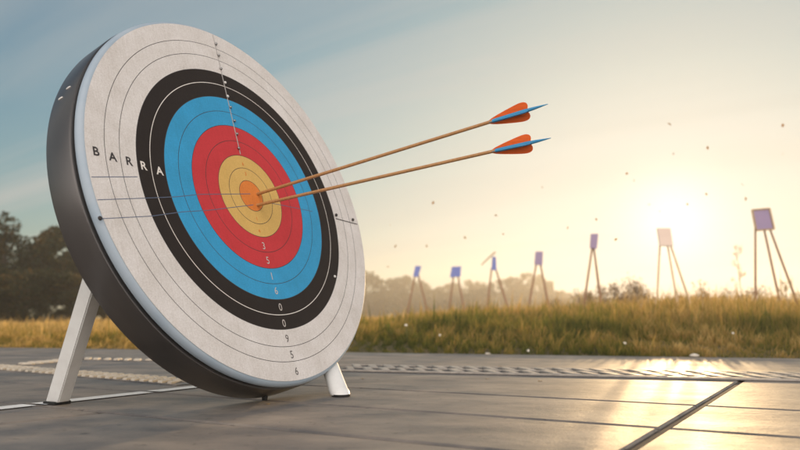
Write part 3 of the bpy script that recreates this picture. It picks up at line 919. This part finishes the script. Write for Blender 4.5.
def grating(px0, px1, width, pitch, slant, label, bar=0.45, seed=1, gm=None, rails=True):
    a_, b_ = gp(*px0), gp(*px1); d = (b_ - a_); Lg = d.length; d.normalize(); n_ = Vector((-d.y, d.x))
    rt = empty('drain_grating' if rails else 'stud_strip', (a_.x, a_.y, 0), label, 'drain grating' if rails else 'stud strip', None if rails else 'strips of studs on the left paving')
    bm = bmesh.new(); h = width / 2
    slab(bm, [a_ - n_ * h, b_ - n_ * h, b_ + n_ * h, a_ + n_ * h], 0.0005, 0.004, 0.002)
    link_mesh('channel' if rails else 'base', bm_mesh(bm), CHANNEL if rails else PAVE, rt)
    r_ = random.Random(seed); bm = bmesh.new(); rail = 0.022 * width / 0.4
    for row in (0, 1):
        y0, y1 = (-h + rail, -rail * 0.5) if row == 0 else (rail * 0.5, h - rail)
        k = 0
        while k * pitch < Lg - pitch * 1.2:
            s0 = k * pitch + (pitch * 0.5 if row else 0) + r_.uniform(-1, 1) * pitch * 0.06; bw = pitch * bar * r_.uniform(0.8, 1.15)
            q = [a_ + d * s0 + n_ * y0, a_ + d * (s0 + bw) + n_ * y0, a_ + d * (s0 + bw - slant) + n_ * y1, a_ + d * (s0 - slant) + n_ * y1]
            bar_block(bm, q, 0.003, 0.0125 + r_.uniform(-.001, .001), 0.0035); k += 1
    for y0, y1 in ((-h, -h + rail * 0.9), (-rail * .4, rail * .4), (h - rail * 0.9, h))[:3 if rails else 0]:
        bar_block(bm, [a_ + n_ * y0, b_ + n_ * y0, b_ + n_ * y1, a_ + n_ * y1], 0.003, 0.0105, 0.002)
    link_mesh('grid' if rails else 'studs', bm_mesh(bm), gm or GRATE, rt)
    return rt


grating((345, 368.6), (880, 380), 0.40, 0.085, 0.075, 'long slotted drain grating crossing the paving from the target to the right edge')
grating((-110, 359.3), (196, 384.2), 0.17, 0.058, 0.03, 'nearer, longer strip of cream studs on the left paving, ending under the target', 0.5, 3, GRATEP, False)
grating((24, 365.2), (80, 359.6), 0.10, 0.075, 0.025, 'short slanting strip of cream studs on the paving left of the white support leg', 0.5, 4, GRATEP, False)
grating((80, 359.4), (152, 361.4), 0.10, 0.075, 0.025, 'farther strip of cream studs on the left paving between the support leg and the rim', 0.5, 5, GRATEP, False)

# ------------------------------------------------------------------ distant target stands
BOARD = noisy('blue_target_board', (0.10, 0.15, 0.44), (0.13, 0.18, 0.47), 5, (0.6, 0.7), 0, 0.1, 60)
BOARDP = noisy('violet_target_board', (0.25, 0.19, 0.32), (0.28, 0.21, 0.34), 5, (0.6, 0.7), 0, 0.1, 60)
FRAMEM = noisy('board_edge_wood', (0.40, 0.27, 0.13), (0.34, 0.22, 0.10), 10, (0.6, 0.7), 0, 0.1, 60)
BOARD_GLARE = noisy('painted_glare_board', (0.78, 0.62, 0.50), (0.72, 0.56, 0.46), 5, (0.6, 0.7), 0, 0.1, 60)  # sun glare put into the base colour of the board under the sun
LEG_GLARE = noisy('painted_glare_legs', (0.66, 0.48, 0.30), (0.58, 0.41, 0.25), 8, (0.6, 0.75), 0, 0.2, 40)  # same stand's legs, paled by glare in the base colour
WOODLEG = noisy('stand_leg_wood', (0.30, 0.15, 0.08), (0.22, 0.11, 0.06), 8, (0.6, 0.75), 0, 0.2, 40, stretch=(8, 8, 1))


def stand(corners, legs, d, m_, label, lr=0.02, frame=False, flag=None, legm=None):
    """corners: four photo pixels of the board; legs: list of (top px, foot px at y seen)"""
    c = [at_depth(x, y, d) for x, y in corners]
    cen = sum(c, Vector()) / 4
    rt = empty('target_stand', (cen.x, cen.y, 0), label, 'target stand', 'target stands out in the field')
    bm = bmesh.new()
    w = (c[1] - c[0]).length
    back_ = Vector((0, 1, 0)); lean = Vector((0, 0.10, 0))
    front = [c[0] + lean, c[1] + lean, c[2], c[3]]
    vs = [bm.verts.new(p) for p in front] + [bm.verts.new(p + back_ * 0.035) for p in front]
    for q in ((0, 1, 2, 3), (7, 6, 5, 4), (0, 4, 5, 1), (1, 5, 6, 2), (2, 6, 7, 3), (3, 7, 4, 0)): bm.faces.new([vs[i] for i in q])
    bmesh.ops.bevel(bm, geom=list(bm.edges), offset=0.006, segments=1, affect='EDGES')
    bd = link_mesh('board', bm_mesh(bm), m_, rt)
    if frame:
        bm = bmesh.new()
        for i in range(4):
            a_, b_ = front[i], front[(i + 1) % 4]
            box_between(bm, a_ + Vector((0, -0.004, 0)), b_ + Vector((0, -0.004, 0)), 0.018, 0.02, Vector((0, 1, 0)))
        link_mesh('frame', bm_mesh(bm), FRAMEM, bd)
    for i, (tx, ty, fx, fy) in enumerate(legs):
        t_ = at_depth(tx, ty - 4, d) + Vector((0, 0.075 + 0.02 * i, 0))
        # carry the seen line down to the ground
        f_ = at_depth(fx, fy, d); k = t_.z / (t_.z - f_.z)
        g_ = t_ + (f_ - t_) * k; g_.z = -0.02
        g_.y += -0.06 if i < 2 else 0.25
        bm = bmesh.new(); tube(bm, [g_, (g_ + t_) / 2, t_], [lr, lr * 0.92, lr * 0.8], 8)
        link_mesh('leg', bm_mesh(bm, True, 0.6), legm or WOODLEG, rt)
    # rear leg, leaning away behind the board
    if len(legs) == 2:
        tx, ty, fx, fy = legs[1]
        t_ = at_depth(tx, ty - 4, d) + Vector((0, 0.09, 0)); f_ = at_depth(fx, fy, d); k = t_.z / (t_.z - f_.z)
        g_ = t_ + (f_ - t_) * k; s_ = (d + 0.55) / d
        g2 = Vector((g_.x * s_, g_.y * s_, -0.02))
        bm = bmesh.new(); tube(bm, [g2, t_], [lr, lr * 0.8], 8); link_mesh('leg', bm_mesh(bm, True, 0.6), legm or WOODLEG, rt)
    if flag:
        a_, b_ = at_depth(*flag[0], d), at_depth(*flag[1], d)
        bm = bmesh.new(); tube(bm, [a_, (a_ + b_) / 2 + Vector((0, 0.02, 0.01)), b_ + Vector((0, 0.04, 0))], [0.012, 0.016, 0.02], 8)
        link_mesh('cross_stick', bm_mesh(bm, True), FRAMEM, rt)
    return rt


stand([(415.5, 265.5), (421.5, 266), (418, 277), (413, 276.5)], [(415.5, 277, 408, 310), (418, 277, 427, 310)], 22, BOARD, 'farthest target stand, leftmost one, with small tilted blue board', 0.028)
stand([(452, 266.5), (461.5, 266), (460.5, 276.5), (450, 277.5)], [(454, 278, 449, 310), (458, 278, 464, 310)], 21.5, BOARD, 'far target stand with bright blue board, second from the left', 0.028)
stand([(493, 256), (496.5, 256.5), (496.5, 270.5), (491.5, 270)], [(492, 272, 487, 308), (496, 272, 508, 308)], 17.5, BOARD, 'target stand with blue board seen nearly edge-on and a pale crossing stick', 0.024, False, ((481.5, 265), (495.5, 252)))
stand([(536.5, 251), (544, 251), (542.5, 265.5), (534.5, 264.5)], [(537, 267, 528, 308), (541, 267, 549, 308)], 16, BOARDP, 'target stand with tilted violet board, fourth from the left', 0.024)
stand([(592.5, 233), (600, 233), (597, 249), (590, 248)], [(593.5, 250, 583, 306), (595, 250, 601, 306)], 13, BOARDP, 'target stand with slim pinkish violet board left of the sun', 0.022)
stand([(660, 227), (673.5, 227), (673.5, 246), (660, 246)], [(662, 247, 656, 300), (670, 247, 676, 300), (673, 246, 694, 300)], 9.5, BOARD_GLARE, 'three-legged target stand with sun glare painted into its pale board and legs, right under the sun', 0.015, legm=LEG_GLARE)
stand([(755.5, 209), (773, 207.5), (774, 229), (756, 230.5)], [(758, 230, 754, 300), (767, 230, 778, 300), (773, 229, 800, 293)], 10, BOARDP, 'nearest target stand on the right with square violet board and three legs', 0.018, True)

# ------------------------------------------------------------------ small things
PETAL = mat('white_petals', (0.85, 0.82, 0.74), 0.6)
YOLK = mat('yellow_flower_heart', (0.7, 0.42, 0.05), 0.7)
STEM = mat('green_stem', (0.10, 0.13, 0.03), 0.6)


def flower(x, y, d, size, label):
    p = at_depth(x, y, d); rt = empty('wildflower', (p.x, p.y, 0), label, 'flower', 'white wildflowers in the grass')
    bm = bmesh.new(); tube(bm, [(p.x + 0.02, p.y, -0.02), (p.x + 0.008, p.y, p.z * 0.6), p], [0.0025, 0.002, 0.0018], 6); link_mesh('stem', bm_mesh(bm, True), STEM, rt)
    nrm = Vector((0, -0.75, 0.66)); sx = Vector((1, 0, 0)); sy = nrm.cross(sx)
    bm = bmesh.new()
    for k in range(9):
        a = k * 2 * math.pi / 9; dr = sx * math.cos(a) + sy * math.sin(a); tn = nrm.cross(dr)
        q = [p + dr * size * 0.15, p + dr * size * 0.6 + tn * size * 0.2 + nrm * size * 0.1, p + dr * size, p + dr * size * 0.6 - tn * size * 0.2 + nrm * size * 0.1]
        v = [bm.verts.new(c_) for c_ in q] + [bm.verts.new(c_ - nrm * 0.0015) for c_ in q]
        bm.faces.new(v[:4]); bm.faces.new(v[:3:-1])
        for i in range(4): bm.faces.new((v[i], v[4 + i], v[4 + (i + 1) % 4], v[(i + 1) % 4]))
    link_mesh('petals', bm_mesh(bm), PETAL, rt)
    bm = bmesh.new(); bmesh.ops.create_uvsphere(bm, u_segments=10, v_segments=6, radius=size * 0.26, matrix=Matrix.Translation(p + nrm * size * 0.08))
    link_mesh('flower_heart', bm_mesh(bm, True), YOLK, rt)


flower(406, 325, 6.2, 0.014, 'white wildflower in the grass just right of the target, farther back of two')
flower(440, 335, 5.9, 0.012, 'white wildflower in the dark green grass under the two left stands')
flower(528, 350.5, 5.15, 0.012, 'white wildflower at the paving edge below the violet board stand')
flower(625, 343, 5.1, 0.011, 'white wildflower low in the golden grass below the sunny shrubs')
flower(733, 333, 5.2, 0.009, 'tiny white wildflower in the golden grass below the nearest stand')


def lump(name, p, r_, sc, m_, label, cat, group=None, seed=1):
    bm = bmesh.new(); bmesh.ops.create_icosphere(bm, subdivisions=3, radius=r_)
    rr_ = random.Random(seed); ph = [rr_.uniform(0, 6) for _ in range(3)]
    for v in bm.verts:
        k = 1 + 0.14 * math.sin(v.co.x / r_ * 2.5 + ph[0]) + 0.12 * math.sin(v.co.y / r_ * 3 + ph[1]) + 0.08 * math.sin(v.co.z / r_ * 4 + ph[2])
        v.co = Vector((v.co.x * sc[0], v.co.y * sc[1], v.co.z * sc[2])) * k
    z0 = min(v.co.z for v in bm.verts)
    o = link_mesh(name, bm_mesh(bm, True), m_, None, Matrix.Translation((p.x, p.y, p.z - z0)))
    return tag(o, label, cat, group)


STONE = noisy('pale_pebble', (0.66, 0.6, 0.5), (0.5, 0.45, 0.38), 60, (0.5, 0.7), 0, 0.3, 200)
lump('pebble', on_ground(694, 357.3), 0.02, (1.6, 1.0, 0.55), STONE, 'flat white pebble at the grass edge below the sun', 'pebble', None, 3)
lump('pebble', on_ground(488, 354.6), 0.016, (1.3, 1.0, 0.45), STONE, 'small grey pebble at the grass edge below the edge-on board', 'pebble', None, 5)


def leaf_mesh(size, seed, fold=0.35):
    """small curled dry leaf with a thickness"""
    r = random.Random(seed); bm = bmesh.new(); rows = []
    for i in range(7):
        t = i / 6; wv = math.sin(math.pi * (0.06 + 0.9 * t)) ** 0.8 * 0.36 * size
        x = (t - 0.5) * size; zc = 0.16 * size * math.sin(t * 3.1) * r.uniform(0.8, 1.2)
        rows.append([bm.verts.new((x, s_ * wv, zc + abs(s_) * wv * fold * (1 + 0.3 * math.sin(i * 2 + s_)))) for s_ in (-1, -0.5, 0, 0.5, 1)])
    for a_, b_ in zip(rows, rows[1:]):
        for k in range(4): bm.faces.new((a_[k], a_[k + 1], b_[k + 1], b_[k]))
    tube(bm, [(-0.5 * size, 0, 0), (-0.72 * size, 0.03 * size, 0.05 * size)], [size * 0.025, size * 0.015], 5)
    ret = bmesh.ops.solidify(bm, geom=[f for f in bm.faces if len(f.verts) == 4], thickness=size * 0.03)
    return bm_mesh(bm)


LEAVES = [leaf_mesh(1.0, k) for k in (1, 2, 3)]
for me_ in LEAVES: me_.materials.append(DRYLEAF)


def leaf(name, p, size, rot, k, label, group):
    o = bpy.data.objects.new(name, LEAVES[k % 3]); COL.objects.link(o)
    o.location = p; o.scale = (size,) * 3; o.rotation_euler = rot
    return tag(o, label, 'leaf', group)


G1 = 'dry leaves on the paving'
for i, (x, y, s_, lab) in enumerate(((500, 367.3, 0.055, 'dark curled leaf lying on the far side of the long grating'), (363, 379, 0.03, 'flat brown leaf on the paving right of the right leg'),
                                     (487, 379.3, 0.03, 'small brown leaf on the paving just nearer than the long grating'), (540, 381.5, 0.035, 'long thin brown leaf on the paving below the middle of the long grating'),
                                     (268, 404.5, 0.03, 'dark leaf fragment under the lowest point of the target'))):
    lo_ = leaf('fallen_leaf', on_ground(x, y) + Vector((0, 0, 0.001)), s_ * 0.6, (0.0, 0.0, i * 1.3), i, lab, G1); lo_.scale.z *= 0.4

FLY = [
    (669, 124.7, 1.3, 'highest brown leaf in the air, far above the sun'), (782.5, 125.4, 1.1, 'brown leaf in the air high above the nearest stand, at the right edge'),
    (708, 147.8, 1.1, 'airborne leaf between the sun and the top right leaf'), (674, 154, 0.9, 'pale airborne leaf straight below the highest leaf'),
    (783, 154.3, 0.7, 'faint airborne leaf at the right edge, second from the top there'), (627, 173.8, 1.0, 'airborne leaf upper left of the sun, above a close smaller leaf'),
    (634, 180, 0.9, 'airborne leaf upper left of the sun, lower of a close pair'), (743, 184.3, 1.0, 'airborne leaf above the nearest stand, upper of a close pair'),
    (745, 198.7, 1.2, 'airborne leaf right above the nearest stand, lower of a close pair'), (706.5, 194, 0.9, 'airborne leaf upper right of the sun'),
    (687.6, 204, 0.9, 'airborne leaf just right of the sun above the washed out stand'), (649, 204, 0.8, 'airborne leaf just left of the sun'),
    (660, 211.5, 0.6, 'faint airborne leaf nearest to the sun'), (616, 239.7, 1.1, 'airborne leaf right of the slim pinkish board'),
    (596, 219.6, 0.9, 'airborne leaf right above the slim pinkish board'), (567, 227.6, 1.1, 'airborne leaf between the slim pinkish board and the violet board'),
    (542, 187.5, 0.7, 'faint airborne leaf far above the violet board and below the lower arrow'), (503, 234.4, 0.8, 'small airborne leaf just above the edge-on board'),
    (496, 216, 1.2, 'airborne leaf high above the edge-on board'), (465.4, 237.4, 1.1, 'airborne leaf above the bright blue board'),
    (433, 202.7, 1.0, 'faint airborne leaf below the shafts of the two arrows'), (426.5, 246, 0.8, 'faint airborne leaf right above the leftmost stand'),
    (396, 246.5, 1.1, 'airborne leaf left of the leftmost stand, above the misty trees'), (390, 225, 0.7, 'faint airborne leaf right of the target rim'),
    (388, 266, 0.9, 'lowest airborne leaf, right of the target rim and touching the misty trees')]
for i, (x, y, s_, lab) in enumerate(FLY):
    d = 6.0 + 2.5 * ((i * 0.618) % 1)
    leaf('drifting_leaf', at_depth(x, y, d), 0.031 * s_ * d / 7, (i * 0.9, 0.6 + i * 0.5, i * 1.7), i, lab, 'dry leaves drifting in the air')


# tall dry weed near the right-hand stand
def weed(px_, ty, d, label, seed):
    p = at_depth(px_, ty, d); r = random.Random(seed)
    rt = empty('dry_weed', (p.x, p.y, 0), label, 'weed', 'tall dry weeds')
    bm = bmesh.new(); tube(bm, [(p.x + 0.05, p.y, -0.02), (p.x + 0.03, p.y, p.z * 0.5), (p.x, p.y, p.z)], [0.006, 0.005, 0.002], 6)
    tips = [(p.x, p.y, p.z)]
    for k in range(9):
        z = p.z * r.uniform(0.55, 0.95); a = r.uniform(0, 6.28); q = (p.x + 0.03 * (1 - z / p.z) + math.cos(a) * 0.07, p.y + math.sin(a) * 0.07, z + 0.08)
        tube(bm, [(p.x + 0.03 * (1 - z / p.z), p.y, z), q], [0.003, 0.0015], 5); tips.append(q)
    link_mesh('stem', bm_mesh(bm, True), STRAW, rt)
    for i_, q in enumerate(tips):
        link_mesh('seed_head', leaf_cloud(30, [(q[0], q[1], q[2], 0.03, 0.03, 0.045)], 0.008, seed + i_, 0.5, 0.1), SEED, rt)


SEED = translucent_leaf('pale_seed_fluff', [(0.5, 0.36, 0.18), (0.62, 0.46, 0.25)], 3.0, 0.5)
STRAW = mat('straw_stem', (0.42, 0.30, 0.14), 0.7)
weed(736, 247, 9.2, 'tall thin dry weed standing just left of the nearest stand', 4)
weed(700, 283, 8.2, 'short dry weed left of the tall thin weed', 6)
weed(640, 290, 8.6, 'dry weed below the sunny shrubs', 8)
weed(785, 284, 7.6, 'dry weed under the right leg of the nearest stand', 10)

# ------------------------------------------------------------------ haze: one closed box of thin air
HAZE = bpy.data.materials.new('misty_air'); HAZE.use_nodes = True
hn = HAZE.node_tree.nodes; hn.remove(hn['Principled BSDF'])
pv = hn.new('ShaderNodeVolumePrincipled')
pv.inputs['Color'].default_value = (0.97, 0.95, 0.92, 1)
pv.inputs['Density'].default_value = 0.0028
pv.inputs['Anisotropy'].default_value = 0.57
HAZE.node_tree.links.new(pv.outputs[0], hn['Material Output'].inputs['Volume'])
bm = bmesh.new(); bmesh.ops.create_cube(bm, size=1.0)
me = bm_mesh(bm)
zlo, zhi = -1.1, 13.0
hz = link_mesh('haze', me, HAZE, None, Matrix.Translation((0, 85, (zlo + zhi) / 2)) @ Matrix.Diagonal((320, 240, zhi - zlo, 1)))
tag(hz, 'pale sunlit mist hanging over the field', 'haze', kind='stuff')
